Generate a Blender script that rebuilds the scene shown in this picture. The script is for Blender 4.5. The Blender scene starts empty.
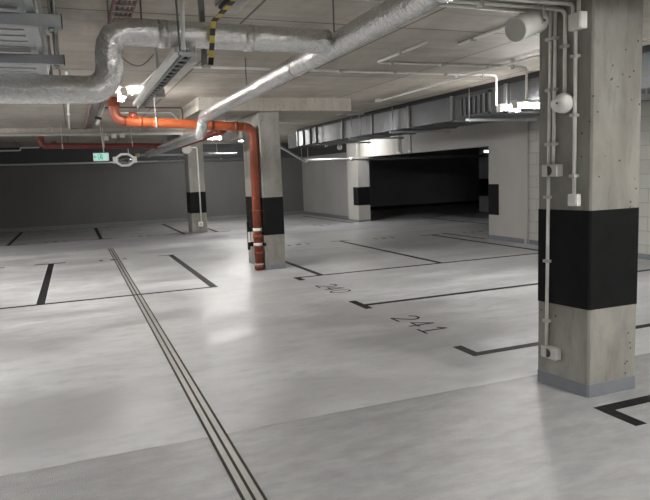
import bpy, bmesh, math, random
from mathutils import Vector, Matrix
random.seed(7)
S = bpy.context.scene
COL = S.collection
PI = math.pi

# ------------------------------------------------------------------ materials
def new_mat(name):
    m = bpy.data.materials.new(name); m.use_nodes = True
    nt = m.node_tree
    for n in list(nt.nodes):
        if n.type != 'OUTPUT_MATERIAL' and n.type != 'BSDF_PRINCIPLED': nt.nodes.remove(n)
    return m, nt, nt.nodes['Principled BSDF']
def N(nt, typ, **kw):
    n = nt.nodes.new(typ)
    for k, v in kw.items():
        if k in n.inputs: n.inputs[k].default_value = v
        else: setattr(n, k, v)
    return n
def ramp(nt, fac, stops):
    r = nt.nodes.new('ShaderNodeValToRGB')
    el = r.color_ramp.elements
    while len(el) < len(stops): el.new(.5)
    for e, (p, c) in zip(el, stops):
        e.position = p
        e.color = (c, c, c, 1) if isinstance(c, (int, float)) else (*c, 1)
    nt.links.new(fac, r.inputs[0]); return r.outputs[0]
def mixc(nt, fac, a, b, blend='MIX'):
    m = nt.nodes.new('ShaderNodeMix'); m.data_type = 'RGBA'; m.blend_type = blend
    def put(s, v):
        if isinstance(v, bpy.types.NodeSocket): nt.links.new(v, s)
        elif isinstance(v, (int, float)): s.default_value = v
        else: s.default_value = (*v, 1)
    put(m.inputs[0], fac); put(m.inputs[6], a); put(m.inputs[7], b)
    return m.outputs[2]
def mth(nt, op, a, b=None, c=None):
    m = nt.nodes.new('ShaderNodeMath'); m.operation = op
    for i, v in enumerate((a, b, c)):
        if v is None: continue
        if isinstance(v, bpy.types.NodeSocket): nt.links.new(v, m.inputs[i])
        else: m.inputs[i].default_value = v
    return m.outputs[0]
def pos(nt, world=True, scale=(1, 1, 1)):
    # world position of the surface point (objects here never move or scale)
    if world: o = nt.nodes.new('ShaderNodeNewGeometry').outputs['Position']
    else: o = nt.nodes.new('ShaderNodeTexCoord').outputs['Object']
    mp = nt.nodes.new('ShaderNodeMapping'); mp.inputs['Scale'].default_value = scale
    nt.links.new(o, mp.inputs[0]); return mp.outputs[0]
def noise(nt, vec, scale, detail=4, rough=.55, dist=0):
    n = N(nt, 'ShaderNodeTexNoise', Scale=scale, Detail=detail, Roughness=rough, Distortion=dist)
    nt.links.new(vec, n.inputs['Vector']); return n.outputs['Fac']
def bump(nt, b, h, strength, dist=.01):
    n = N(nt, 'ShaderNodeBump', Strength=strength, Distance=dist)
    nt.links.new(h, n.inputs['Height']); nt.links.new(n.outputs[0], b.inputs['Normal'])

def plain(name, col, rough=.5, metal=0., spec=.5, var=.06, vscale=9):
    m, nt, b = new_mat(name)
    f = noise(nt, pos(nt, False), vscale, 3)
    c = mixc(nt, ramp(nt, f, [(.35, 0.), (.65, 1.)]), tuple(x*(1-var) for x in col), tuple(min(1, x*(1+var)) for x in col))
    nt.links.new(c, b.inputs['Base Color'])
    b.inputs['Roughness'].default_value = rough; b.inputs['Metallic'].default_value = metal
    b.inputs['Specular IOR Level'].default_value = spec
    return m
def emit(name, col, strength):
    m, nt, b = new_mat(name)
    b.inputs['Base Color'].default_value = (*[x*.6 for x in col], 1)
    b.inputs['Emission Color'].default_value = (*col, 1)
    b.inputs['Emission Strength'].default_value = strength
    return m

def mat_floor():
    m, nt, b = new_mat('epoxy_floor')
    p = pos(nt); sx = nt.nodes.new('ShaderNodeSeparateXYZ'); nt.links.new(p, sx.inputs[0])
    big = noise(nt, pos(nt, True, (.55, 1.3, 1)), .9, 6, .6, .6)
    fine = noise(nt, pos(nt, True, (1, 2.4, 1)), 3.5, 6, .65)
    col = mixc(nt, ramp(nt, big, [(.38, 0.), (.62, 1.)]), (.45, .453, .457), (.645, .65, .656))
    col = mixc(nt, ramp(nt, fine, [(.48, 0.), (.75, .55)]), col, (.36, .363, .364))
    y = sx.outputs[1]
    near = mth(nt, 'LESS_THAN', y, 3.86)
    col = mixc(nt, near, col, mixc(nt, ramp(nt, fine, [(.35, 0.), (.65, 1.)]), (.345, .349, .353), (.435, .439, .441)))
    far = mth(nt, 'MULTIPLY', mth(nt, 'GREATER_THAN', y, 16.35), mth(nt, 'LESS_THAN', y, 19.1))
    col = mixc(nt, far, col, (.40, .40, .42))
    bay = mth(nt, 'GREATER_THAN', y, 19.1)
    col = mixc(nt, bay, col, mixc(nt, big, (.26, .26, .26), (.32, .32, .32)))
    seam = mth(nt, 'LESS_THAN', mth(nt, 'ABSOLUTE', mth(nt, 'SUBTRACT', y, 3.86)), .012)
    wob = noise(nt, pos(nt), 2.0, 2)
    col = mixc(nt, mth(nt, 'MULTIPLY', seam, ramp(nt, wob, [(.4, 0.), (.55, .7)])), col, (.27, .27, .265))
    nt.links.new(col, b.inputs['Base Color'])
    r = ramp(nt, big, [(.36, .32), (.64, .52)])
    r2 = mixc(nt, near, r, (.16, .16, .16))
    nt.links.new(r2, b.inputs['Roughness'])
    b.inputs['Specular IOR Level'].default_value = .5
    grain = N(nt, 'ShaderNodeTexNoise', Scale=130., Detail=3.)
    nt.links.new(p, grain.inputs['Vector'])
    g = mth(nt, 'ADD', mth(nt, 'MULTIPLY', grain.outputs['Fac'], mth(nt, 'ADD', mth(nt, 'MULTIPLY', near, 1.2), .12)), mth(nt, 'MULTIPLY', fine, .4))
    bump(nt, b, g, .35, .0075)
    return m
def mat_ceiling():
    m, nt, b = new_mat('ceiling_concrete')
    p = pos(nt); sx = nt.nodes.new('ShaderNodeSeparateXYZ'); nt.links.new(p, sx.inputs[0])
    n1 = noise(nt, pos(nt, True, (1, .35, 1)), 1.4, 7, .65, .5)
    n2 = noise(nt, pos(nt, True, (.4, 2.2, 1)), 2.2, 6, .7)
    col = mixc(nt, ramp(nt, n1, [(.3, 0.), (.7, 1.)]), (.37, .332, .28), (.61, .572, .51))
    col = mixc(nt, ramp(nt, n2, [(.46, 0.), (.72, .75)]), col, (.33, .29, .24))
    # joints and tone of the shuttering boards
    br = N(nt, 'ShaderNodeTexBrick', Scale=1.0)
    br.offset = .0; br.squash = 1
    br.inputs['Color1'].default_value = (1, 1, 1, 1); br.inputs['Color2'].default_value = (.86, .86, .86, 1)
    br.inputs['Mortar'].default_value = (.33, .31, .29, 1)
    br.inputs['Mortar Size'].default_value = .014; br.inputs['Mortar Smooth'].default_value = .3
    br.inputs['Brick Width'].default_value = 1.5; br.inputs['Row Height'].default_value = 2.76
    mp = nt.nodes.new('ShaderNodeMapping'); mp.inputs['Location'].default_value = (.04, .22, 0)
    nt.links.new(p, mp.inputs[0]); nt.links.new(mp.outputs[0], br.inputs['Vector'])
    col = mixc(nt, 1., col, br.outputs['Color'], 'MULTIPLY')
    nt.links.new(col, b.inputs['Base Color'])
    b.inputs['Roughness'].default_value = .75
    bump(nt, b, n2, .2, .01)
    return m
def mat_concrete(name, lo=(.21, .20, .178), hi=(.38, .368, .335)):
    m, nt, b = new_mat(name)
    n1 = noise(nt, pos(nt, True, (1.5, 1.5, .5)), 2.2, 7, .65, .4)
    n2 = noise(nt, pos(nt, True, (3, 3, .7)), 5, 6, .7)
    col = mixc(nt, ramp(nt, n1, [(.3, 0.), (.7, 1.)]), lo, hi)
    col = mixc(nt, ramp(nt, n2, [(.52, 0.), (.75, .55)]), col, tuple(x*.66 for x in lo))
    v = N(nt, 'ShaderNodeTexVoronoi', Scale=19.)
    nt.links.new(pos(nt), v.inputs['Vector'])
    pore = mth(nt, 'LESS_THAN', v.outputs['Distance'], .14)
    gate = mth(nt, 'GREATER_THAN', noise(nt, pos(nt), 2.6, 2), .54)
    col = mixc(nt, mth(nt, 'MULTIPLY', pore, gate), col, (.06, .055, .05))
    nt.links.new(col, b.inputs['Base Color'])
    b.inputs['Roughness'].default_value = .8
    bump(nt, b, n2, .25, .006)
    return m
def mat_wall(name, col, var=.08, rough=.7):
    m, nt, b = new_mat(name)
    n1 = noise(nt, pos(nt, True, (1, 1, .6)), 1.1, 5, .6)
    c = mixc(nt, ramp(nt, n1, [(.3, 0.), (.7, 1.)]), tuple(x*(1-var) for x in col), tuple(x*(1+var) for x in col))
    nt.links.new(c, b.inputs['Base Color']); b.inputs['Roughness'].default_value = rough
    return m
def mat_blocks():
    m, nt, b = new_mat('painted_blockwork')
    p = pos(nt); sx = nt.nodes.new('ShaderNodeSeparateXYZ'); nt.links.new(p, sx.inputs[0])
    cb = nt.nodes.new('ShaderNodeCombineXYZ')
    nt.links.new(sx.outputs[1], cb.inputs[0]); nt.links.new(sx.outputs[2], cb.inputs[1])
    br = N(nt, 'ShaderNodeTexBrick', Scale=1.0)
    br.inputs['Color1'].default_value = (.62, .61, .58, 1); br.inputs['Color2'].default_value = (.57, .56, .53, 1)
    br.inputs['Mortar'].default_value = (.45, .44, .42, 1); br.inputs['Mortar Size'].default_value = .008
    br.inputs['Brick Width'].default_value = .5; br.inputs['Row Height'].default_value = .24
    nt.links.new(cb.outputs[0], br.inputs['Vector'])
    nt.links.new(br.outputs['Color'], b.inputs['Base Color']); b.inputs['Roughness'].default_value = .7
    inv = mth(nt, 'SUBTRACT', 1., br.outputs['Fac'])
    bump(nt, b, inv, .5, .006)
    return m
def mat_foil():
    m, nt, b = new_mat('aluminium_foil_wrap')
    p = pos(nt)
    n1 = noise(nt, p, 24, 5, .65, 1.5); n2 = noise(nt, pos(nt, True, (1, 1, 1)), 9, 3, .5, .8)
    v = N(nt, 'ShaderNodeTexVoronoi', Scale=17.); v.feature = 'DISTANCE_TO_EDGE'; nt.links.new(p, v.inputs['Vector'])
    h = mth(nt, 'ADD', mth(nt, 'ADD', n1, mth(nt, 'MULTIPLY', n2, 1.6)), mth(nt, 'MULTIPLY', v.outputs['Distance'], .5))
    c = mixc(nt, ramp(nt, n1, [(.38, 0.), (.62, 1.)]), (.74, .74, .735), (.95, .95, .94))
    nt.links.new(c, b.inputs['Base Color'])
    b.inputs['Metallic'].default_value = .9; b.inputs['Roughness'].default_value = .24
    bump(nt, b, h, .42, .018)
    return m
def mat_galv(name, col=(.52, .53, .53), rough=.36):
    m, nt, b = new_mat(name)
    p = pos(nt, True)
    v = N(nt, 'ShaderNodeTexVoronoi', Scale=38.); nt.links.new(p, v.inputs['Vector'])
    c = mixc(nt, .12, col, v.outputs['Color'], 'SOFT_LIGHT')
    n1 = noise(nt, pos(nt, True, (1, 1, .4)), 2.5, 4)
    nt.links.new(c, b.inputs['Base Color']); b.inputs['Metallic'].default_value = .85
    nt.links.new(ramp(nt, n1, [(.3, rough-.08), (.7, rough+.12)]), b.inputs['Roughness'])
    bump(nt, b, n1, .12, .03)
    return m
def mat_tape():
    m, nt, b = new_mat('black_floor_paint')
    n1 = noise(nt, pos(nt), 9, 5, .7)
    c = mixc(nt, ramp(nt, n1, [(.55, 0.), (.75, .8)]), (.010, .010, .011), (.05, .05, .05))
    nt.links.new(c, b.inputs['Base Color']); b.inputs['Roughness'].default_value = .62; b.inputs['Specular IOR Level'].default_value = .25
    return m

M = dict(
    floor=mat_floor(), ceil=mat_ceiling(), conc=mat_concrete('column_concrete'),
    panel=mat_concrete('slab_head_concrete', (.33, .30, .255), (.46, .43, .38)),
    backwall=mat_wall('dark_grey_back_wall', (.10, .098, .095)),
    upper=mat_wall('painted_wall_shade', (.045, .045, .047)),  # shade on the upper wall, put into a near-black colour
    rightwall=mat_wall('pale_grey_wall', (.52, .505, .48)),
    greywall=mat_wall('mid_grey_wall', (.30, .295, .285)),
    darkroom=mat_wall('unlit_room_wall', (.33, .33, .345)),
    blocks=mat_blocks(), foil=mat_foil(), galv=mat_galv('galvanised_steel'),
    duct=mat_galv('duct_sheet_steel', (.115, .118, .122), .42), strut=mat_galv('strut_steel', (.45, .47, .48), .42),
    dark=plain('dark_rubber', (.02, .02, .021), .8), black=plain('black_band_paint', (.007, .007, .0075), .75, var=.2, spec=.22),
    kick=plain('grey_skirting_paint', (.215, .23, .255), .55), kickdark=plain('dark_skirting_paint', (.14, .145, .15), .55),
    white=plain('white_plastic', (.82, .81, .775), .4), offw=plain('grey_white_plastic', (.55, .54, .51), .45),
    grill=plain('speaker_cap_grey', (.50, .49, .46), .6),
    orange=plain('orange_drain_pipe', (.40, .088, .024), .45, var=.1), orangedk=plain('rust_red_pipe', (.22, .046, .02), .42, var=.1),
    red=plain('dark_red_pipe', (.135, .022, .016), .42), redthin=plain('red_pipe_paint', (.12, .022, .018), .45),
    tape=mat_tape(), yellow=plain('yellow_hazard_paint', (.66, .50, .08), .45), hblack=plain('black_hazard_paint', (.015, .015, .015), .45),
    bronze=plain('brown_drain_slot', (.03, .02, .015), .7), strip=plain('drain_steel_strip', (.50, .49, .47), .35, .3),
    cable=plain('reddish_cable', (.23, .10, .085), .6), lamp=emit('lit_diffuser', (1., .99, .97), 110.),
    exitgreen=emit('exit_green', (.0, .30, .14), .5), exitwhite=emit('exit_white', (.55, .85, .76), .24),
    emer=emit('emergency_lamp_glow', (.75, .95, 1.), 3.), mirror=plain('mirror_glass', (.25, .26, .27), .08, 1.0, var=.0),
    brass=plain('brass_fitting', (.60, .45, .12), .35, .6), socketdk=plain('socket_recess', (.045, .042, .04), .5),
    rod=plain('threaded_rod_steel', (.20, .20, .195), .45, .6),
)

# ------------------------------------------------------------------ mesh helpers
class MB:
    def __init__(self): self.bm = bmesh.new(); self.mi = 0
    def _faces(self, n0):
        self.bm.faces.ensure_lookup_table()
        for f in self.bm.faces[n0:]: f.material_index = self.mi
    def box(self, x0, x1, y0, y1, z0, z1, bev=0.):
        n0 = len(self.bm.faces)
        t = bmesh.new(); bmesh.ops.create_cube(t, size=1)
        for v in t.verts:
            v.co = Vector(((x0+x1)/2+v.co.x*(x1-x0), (y0+y1)/2+v.co.y*(y1-y0), (z0+z1)/2+v.co.z*(z1-z0)))
        if bev: bmesh.ops.bevel(t, geom=t.edges[:], offset=bev, segments=2, affect='EDGES', profile=.6)
        self._join(t); self._faces(n0); return self
    def obox(self, c, ax, ay, az, hx, hy, hz, bev=0.):
        n0 = len(self.bm.faces); c, ax, ay, az = map(Vector, (c, ax, ay, az))
        t = bmesh.new(); bmesh.ops.create_cube(t, size=2)
        for v in t.verts: v.co = Vector((v.co.x*hx, v.co.y*hy, v.co.z*hz))
        if bev: bmesh.ops.bevel(t, geom=t.edges[:], offset=bev, segments=2, affect='EDGES', profile=.6)
        for v in t.verts: v.co = c+ax.normalized()*v.co.x+ay.normalized()*v.co.y+az.normalized()*v.co.z
        self._join(t); self._faces(n0); return self
    def _join(self, t):
        me = bpy.data.meshes.new('tmp'); t.to_mesh(me); t.free(); self.bm.from_mesh(me); bpy.data.meshes.remove(me)
    def ring_sweep(self, pts, rads, seg=12, jit=0., cap=True):
        n0 = len(self.bm.faces); bm = self.bm
        pts = [Vector(p) for p in pts]; rings = []; up = None
        for i, p in enumerate(pts):
            a = (pts[i]-pts[i-1]).normalized() if i else None
            b = (pts[i+1]-pts[i]).normalized() if i < len(pts)-1 else None
            t = (a+b).normalized() if a and b else (a or b)
            if up is None: up = Vector((0, 0, 1)) if abs(t.z) < .9 else Vector((0, 1, 0))
            up = (up-t*up.dot(t)).normalized(); side = t.cross(up)
            sc = 1/max(.4, t.dot(b)) if (a and b) else 1
            r = rads[i] if isinstance(rads, (list, tuple)) else rads
            ring = []
            for k in range(seg):
                an = 2*PI*k/seg; rr = r+(random.uniform(-jit, jit) if jit else 0)
                ring.append(bm.verts.new(p+(side*math.cos(an)+up*math.sin(an))*rr))
            rings.append(ring)
        for A, B in zip(rings, rings[1:]):
            for k in range(seg):
                f = bm.faces.new((A[k], A[(k+1) % seg], B[(k+1) % seg], B[k])); f.smooth = True
        if cap: bm.faces.new(rings[0][::-1]); bm.faces.new(rings[-1])
        self._faces(n0); return self
    def cyl(self, a, b, r, seg=16): return self.ring_sweep([a, b], r, seg)
    def ball(self, c, rx, ry, rz, seg=20):
        n0 = len(self.bm.faces); t = bmesh.new(); bmesh.ops.create_uvsphere(t, u_segments=seg, v_segments=seg//2, radius=1)
        for f in t.faces: f.smooth = True
        for v in t.verts: v.co = Vector((c[0]+v.co.x*rx, c[1]+v.co.y*ry, c[2]+v.co.z*rz))
        self._join(t); self._faces(n0); return self
    def prism(self, poly, z0, z1):
        n0 = len(self.bm.faces); bm = self.bm
        a = [bm.verts.new((x, y, z0)) for x, y in poly]; b = [bm.verts.new((x, y, z1)) for x, y in poly]
        n = len(poly)
        for i in range(n): bm.faces.new((a[i], a[(i+1) % n], b[(i+1) % n], b[i]))
        bm.faces.new(a[::-1]); bm.faces.new(b)
        bmesh.ops.recalc_face_normals(bm, faces=bm.faces[:])
        self._faces(n0); return self
    def build(self, name, mats, parent=None, origin=None):
        if not isinstance(mats, (list, tuple)): mats = [mats]
        org = Vector(origin) if origin is not None else (worldloc(parent) if parent else Vector((0, 0, 0)))
        me = bpy.data.meshes.new(name)
        bmesh.ops.translate(self.bm, verts=self.bm.verts[:], vec=-org)
        bmesh.ops.recalc_face_normals(self.bm, faces=self.bm.faces[:])
        self.bm.to_mesh(me); self.bm.free()
        for m in mats: me.materials.append(m)
        o = bpy.data.objects.new(name, me); COL.objects.link(o)
        if parent is not None:
            o.parent = parent; o.location = org-worldloc(parent)
        else: o.location = org
        return o
def worldloc(o):
    v = Vector(o.location)
    while o.parent: o = o.parent; v += Vector(o.location)
    return v
def fillet(pts, r, n=6):
    pts = [Vector(p) for p in pts]; out = [pts[0]]
    for i in range(1, len(pts)-1):
        p, a, b = pts[i], (pts[i-1]-pts[i]), (pts[i+1]-pts[i])
        d = min(r, a.length*.49, b.length*.49); a.normalize(); b.normalize()
        s, e = p+a*d, p+b*d
        for k in range(n+1):
            t = k/n; out.append((1-t)**2*s+2*t*(1-t)*p+t*t*e)
    out.append(pts[-1]); return out
def dense(pts, step):
    out = [Vector(pts[0])]
    for a, b in zip(pts, pts[1:]):
        a, b = Vector(a), Vector(b); n = max(1, int((b-a).length/step))
        out += [a.lerp(b, k/n) for k in range(1, n+1)]
    return out
def tag(o, label, cat, group=None, kind=None):
    o['label'] = label; o['category'] = cat
    if group: o['group'] = group
    if kind: o['kind'] = kind
    return o
def thing(name, loc, label, cat, group=None):
    o = bpy.data.objects.new(name, None); COL.objects.link(o); o.location = loc; o.empty_display_size = .1
    return tag(o, label, cat, group)
def struct(name, mb, mat, label=None, parent=None):
    o = mb.build(name, mat, parent)
    if parent is None: o['kind'] = 'structure'
    if label: o['label'] = label; o['category'] = name.split('_')[0]
    return o
def dup(root, loc, label, rot=None):
    r = root.copy(); COL.objects.link(r); r.location = loc; r['label'] = label
    if rot is not None: r.rotation_euler = rot
    for ch in list(root.children):
        c = ch.copy(); COL.objects.link(c); c.parent = r
        for g in list(ch.children):
            d = g.copy(); COL.objects.link(d); d.parent = c
    return r

def repeat_part(o, offs):
    for d in offs:
        c = o.copy(); COL.objects.link(c); c.location = Vector(o.location)+Vector(d)
ZC, ZP = 2.97, 2.75          # ceiling, underside of the thick slab heads
YB, XR = 24.7, 8.9           # back wall, right wall

# ------------------------------------------------------------------ setting
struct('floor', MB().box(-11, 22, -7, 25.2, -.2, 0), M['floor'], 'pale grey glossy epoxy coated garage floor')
struct('ceiling', MB().box(-11, 22, -7, 25.2, ZC, ZC+.25), M['ceil'], 'raw brownish concrete slab ceiling with shuttering joints')
struct('wall_far', MB().box(XR+.3, 22, YB, YB+.3, 0, ZC), M['darkroom'], 'unlit end wall of the dark room beyond the opening')
wb = struct('wall_back', MB().box(-11, XR+.3, YB, YB+.3, 0, 2.36), M['backwall'], 'dark grey back wall of the garage')
MB().box(-11, XR+.3, YB+.02, YB+.3, 2.36, ZC).build('shaded_wall_top', M['upper'], wb)  # dark slab stands in for the shaded top of the back wall
struct('wall_left', MB().box(-11.2, -11, -7, 25, 0, ZC), M['greywall'])
struct('wall_front', MB().box(-11, 22, -7.2, -7, 0, ZC), M['greywall'])
struct('wall_end', MB().box(22, 22.2, -7, 25, 0, ZC), M['darkroom'])
# right wall: plain wall round the wide opening, blockwork nearer the camera
wr = struct('wall_right', MB().box(XR, XR+.3, 10.75, 12.05, 0, ZC).box(XR, XR+.3, 12.05, 18.95, 2.14, ZC), M['rightwall'], 'pale wall with lintel over the wide dark opening')
MB().box(XR-.006, XR+.306, 11.68, 12.056, .57, 1.27).build('painted_band', M['black'], wr)
MB().box(XR-.02, XR, 10.70, 10.82, .1, ZC-.1).build('pilaster_strip', M['rightwall'], wr)
struct('wall_block', MB().box(XR+.05, XR+.35, -7, 10.75, 0, ZC), M['blocks'], 'white painted block wall behind the big column')
wc = struct('wall_corner', MB().box(XR, XR+.3, 19.85, YB, 0, 2.36), M['greywall'], 'grey side wall meeting the back wall')
MB().box(XR+.01, XR+.3, 19.85, YB+.02, 2.36, ZC).build('shaded_wall_top', M['upper'], wc)  # same painted shade along the top of the side wall
struct('wall_divider', MB().box(XR+.35, 22, 10.4, 10.7, 0, ZC), M['darkroom'])
struct('baseboard_back', MB().box(-11, XR-.015, YB-.015, YB, 0, .13), M['kickdark'])
struct('baseboard_corner', MB().box(XR-.015, XR, 19.86, YB-.015, 0, .13), M['kickdark'])
struct('baseboard_right', MB().box(XR-.015, XR, 10.82, 12.05, 0, .1).box(XR+.03, XR+.05, -7, 10.7, 0, .09), M['kick'])
struct('baseboard_far', MB().box(XR+.3, 22, YB-.015, YB, 0, .13), M['dark'])
# thick slab heads over the columns
struct('trim_1', MB().box(2.0, 4.73, 10.4, 12.3, ZP, ZC), M['panel'], 'thick concrete slab head over the orange-piped column')
struct('trim_2', MB().box(2.9, 4.9, 18.0, 20.6, ZP, ZC), M['panel'], 'thick concrete slab head over the far column')
struct('trim_3', MB().box(2.0, 5.0, 2.2, 3.80, ZP, ZC), M['panel'], 'thick concrete slab head over the nearest column')
struct('trim_4', MB().box(-11, 1.9, 16.5, 16.9, 2.84, ZC), M['panel'], 'shallow concrete downstand on the far ceiling')

# ------------------------------------------------------------------ columns
def chamfer_poly(x0, x1, y0, y1, c):
    return [(x0+c, y0), (x1-c, y0), (x1, y0+c), (x1, y1-c), (x1-c, y1), (x0+c, y1), (x0, y1-c), (x0, y0+c)]
def column(x0, x1, y0, y1, top, band, kick, label, mat='conc', ch=.012, bandbox=None, quad=None):
    t = thing('concrete_column', ((x0+x1)/2, (y0+y1)/2, 0), label, 'column', 'concrete columns with black bands')
    if quad: return quad_column(t, quad, top, band, kick)
    MB().prism(chamfer_poly(x0, x1, y0, y1, ch), 0, top).build('shaft', M[mat], t)
    e = .003
    bx = bandbox or (x0-e, x1+e, y0-e, y1+e)
    MB().prism(chamfer_poly(bx[0], bx[1], bx[2], bx[3], ch), band[0], band[1]).build('painted_band', M['black'], t)
    if kick: MB().prism(chamfer_poly(x0-e, x1+e, y0-e, y1+e, ch), .0, kick).build('painted_skirting', M['kick'], t)
    return t
def quad_column(t, q, top, band, kick):
    def grow(e, c):
        cx, cy = sum(p[0] for p in q)/4, sum(p[1] for p in q)/4
        g = [(p[0]+math.copysign(e, p[0]-cx), p[1]+math.copysign(e, p[1]-cy)) for p in q]; out = []
        for i, p in enumerate(g):
            for o in (g[i-1], g[(i+1) % 4]):
                d = Vector((o[0]-p[0], o[1]-p[1])).normalized()*c; out.append((p[0]+d.x, p[1]+d.y))
        return out
    MB().prism(grow(0, .012), 0, top).build('shaft', M['conc'], t)
    MB().prism(grow(.003, .012), *band).build('painted_band', M['black'], t)
    MB().prism(grow(.003, .012), 0, kick).build('painted_skirting', M['kick'], t)
    return t
C1 = (3.245, 3.695, 3.30, 3.735)
Q1 = [(3.272, 3.295), (3.716, 3.288), (3.65, 3.735), (3.20, 3.74)]
column(*C1, ZP, (.635, 1.33), .095, quad=Q1, label='big near concrete column carrying white conduits and boxes, right of photo')
column(3.045, 3.41, 10.52, 11.7, ZP, (.615, 1.275), .085, 'middle concrete column beside the orange drain pipe')
column(3.27, 3.74, 19.17, 19.85, ZP, (.60, 1.24), 0, 'distant pale concrete column with a white conduit and socket on its face')
column(8.80, 9.25, 19.02, 19.86, ZC, (.55, 1.16), .06, 'pale column at the left side of the dark opening', 'rightwall', bandbox=(8.795, 9.255, 19.015, 19.4))
column(14.25, 14.6, 19.3, 19.9, ZC, (.60, 1.24), 0, 'shadowy column inside the dark room beyond the opening', 'darkroom')

# ------------------------------------------------------------------ painted floor lines
TH = .002
G = 'black bay lines on the floor'
def mark(rects, label, name='bay_line', group=G):
    xs = [r[0] for r in rects]; ys = [r[2] for r in rects]
    mb = MB()
    for i, r in enumerate(rects): mb.box(r[0], r[1], r[2], r[3], .0002, TH-.0002*i)
    o = mb.build(name, M['tape'], None, (sum(xs)/len(xs), sum(ys)/len(ys), 0))
    return tag(o, label, 'floor marking', group)
mark([(-9, 1.93, 9.32, 9.40)], 'long black line along the near ends of the left bays, crossing the drain')
mark([(-.605, -.495, 9.40, 14.06), (-.86, -.27, 14.06, 14.13)], 'black T-shaped bay line left of the floor drain')
mark([(1.815, 1.925, 9.40, 13.9), (1.58, 1.925, 13.9, 13.96)], 'black bay line between the floor drain and the orange pipe')
mark([(-2.0, -1.42, 14.04, 14.11)], 'short black tick at the left edge of the photo')
mark([(-1.85, -1.75, 19.28, 24.3), (-1.88, -1.3, 19.2, 19.27)], 'far black bay line by the back wall, leftmost one')
mark([(.575, .685, 19.24, 24.2), (.33, .93, 19.15, 19.24)], 'far black bay line by the back wall, ahead of the drain')
mark([(2.95, 3.05, 18.95, 24.0), (2.75, 3.2, 18.88, 18.95)], 'far black bay line just left of the distant column')
mark([(3.95, 4.05, 19.0, 24.0), (3.85, 4.4, 18.93, 19.0)], 'far black bay line just right of the distant column')
mark([(6.1, 6.5, 18.72, 18.8)], 'short black tick behind the middle column, far aisle edge')
mark([(8.40, 8.50, 18.7, 23.6)], 'far black bay line along the grey side wall')
mark([(3.61, 3.71, 9.47, 10.5), (3.61, 3.71, 10.5, 13.9)], 'black bay line running back from beside the middle column')
mark([(5.90, 6.0, 9.47, 14.0), (5.72, 6.25, 14.0, 14.06)], 'black bay line down the middle of the right bays')
mark([(8.32, 8.42, 9.47, 13.7), (8.05, 8.6, 13.7, 13.76)], 'black bay line nearest the pale right wall')
mark([(8.78, 8.86, 12.1, 13.95)], 'black line at the edge of the wide dark opening')
mark([(3.18, 8.5, 9.39, 9.47), (3.18, 3.28, 9.15, 9.39)], 'long black line bounding bay 240 with a hooked end')
mark([(3.28, 8.5, 6.91, 7.0), (3.18, 3.28, 6.75, 7.27)], 'black T-ended line between bays 240 and 241')
mark([(3.26, 8.5, 4.51, 4.60), (3.165, 3.26, 4.51, 4.85)], 'black L-cornered line behind the big near column')
mark([(3.26, 7.5, 3.045, 3.14), (3.165, 3.26, 2.79, 3.14)], 'black L-cornered line in front of the big near column')
mark([(11.2, 11.3, 13.9, 19.0)], 'faint black bay line on the floor of the dark room')

def ribbon(mb, pts, w, cx, cy, flip=True):
    # stroke of a painted digit: u runs along -Y (reading direction), v along +X (up)
    for (u0, v0), (u1, v1) in zip(pts, pts[1:]):
        a = Vector((cx+v0, cy-u0, 0)); b = Vector((cx+v1, cy-u1, 0))
        d = (b-a); L = d.length
        if L < 1e-6: continue
        d.normalize(); n = Vector((-d.y, d.x, 0))
        mb.obox(((a+b)/2+Vector((0, 0, .0012))), d, n, (0, 0, 1), L/2+w*.35, w/2, .0008)
def arc(cx, cy, rx, ry, a0, a1, n=14):
    return [(cx+rx*math.cos(math.radians(a0+(a1-a0)*k/n)), cy+ry*math.sin(math.radians(a0+(a1-a0)*k/n))) for k in range(n+1)]
H = .29; W = .175
DIG = {
 '2': [arc(W/2, H-.085, W/2, .085, 165, -35) + [(0, 0), (W, 0)]],
 '4': [[(W*.72, 0), (W*.72, H), (0, H*.3), (W, H*.3)]],
 '0': [arc(W/2, H/2, W/2, H/2, 0, 360, 28)],
 '1': [[(.02, H*.78), (W*.5, H), (W*.5, 0)], [(0, 0), (W, 0)]],
}
def number(txt, x, y, label, adv):
    t = thing('bay_number', (x+H/2, y-.33, 0), label, 'floor number', 'painted bay numbers')
    for i, ch in enumerate(txt):
        mb = MB()
        for st in DIG[ch]: ribbon(mb, st, .024, x, y-i*adv)
        mb.build('digit', M['tape'], t)
number('240', 3.225, 8.57, 'painted bay number 240 on the pale floor', .255)
number('241', 3.215, 6.16, 'painted bay number 241 on the pale floor', .295)
def smallnum(x, y, label):
    # distant numbers, worn and too small in the photo to read: three separate strokes
    t = thing('bay_number', (x+.24, y, 0), label, 'floor number', 'painted bay numbers')
    for k, dx in enumerate((0, .24, .48)):
        MB().obox((x+dx, y, .0012), (1, .25, 0), (-.25, 1, 0), (0, 0, 1), .035+.02*(k == 1), .07, .0008).build('digit', M['tape'], t)
smallnum(.42, 13.92, 'small worn bay number beside the floor drain')
smallnum(-.84, 19.43, 'tiny far bay number left of the drain line')
smallnum(1.5, 19.3, 'tiny far bay number left of the distant column')
smallnum(4.62, 13.95, 'small bay number just right of the middle column')
smallnum(6.85, 13.86, 'small bay number in front of the dark opening')
smallnum(7.1, 18.75, 'tiny far bay number by the pale opening column')
smallnum(11.6, 18.9, 'faint bay number on the dark room floor')
smallnum(9.3, 13.6, 'faint bay number just inside the opening by its right jamb')

# slot drain
dr = thing('floor_drain', (.735, 9.5, 0), 'long narrow triple-slot drain set in the floor, running away from the camera', 'drain')
MB().box(.685, .79, -2, 16.35, .0003, .0016).build('channel_strip', M['strip'], dr)
for x in (.685, .737, .789):
    MB().box(x-.0085, x+.0085, -2, 16.35, .0004, .0022).build('slot', M['bronze'], dr)

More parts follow.
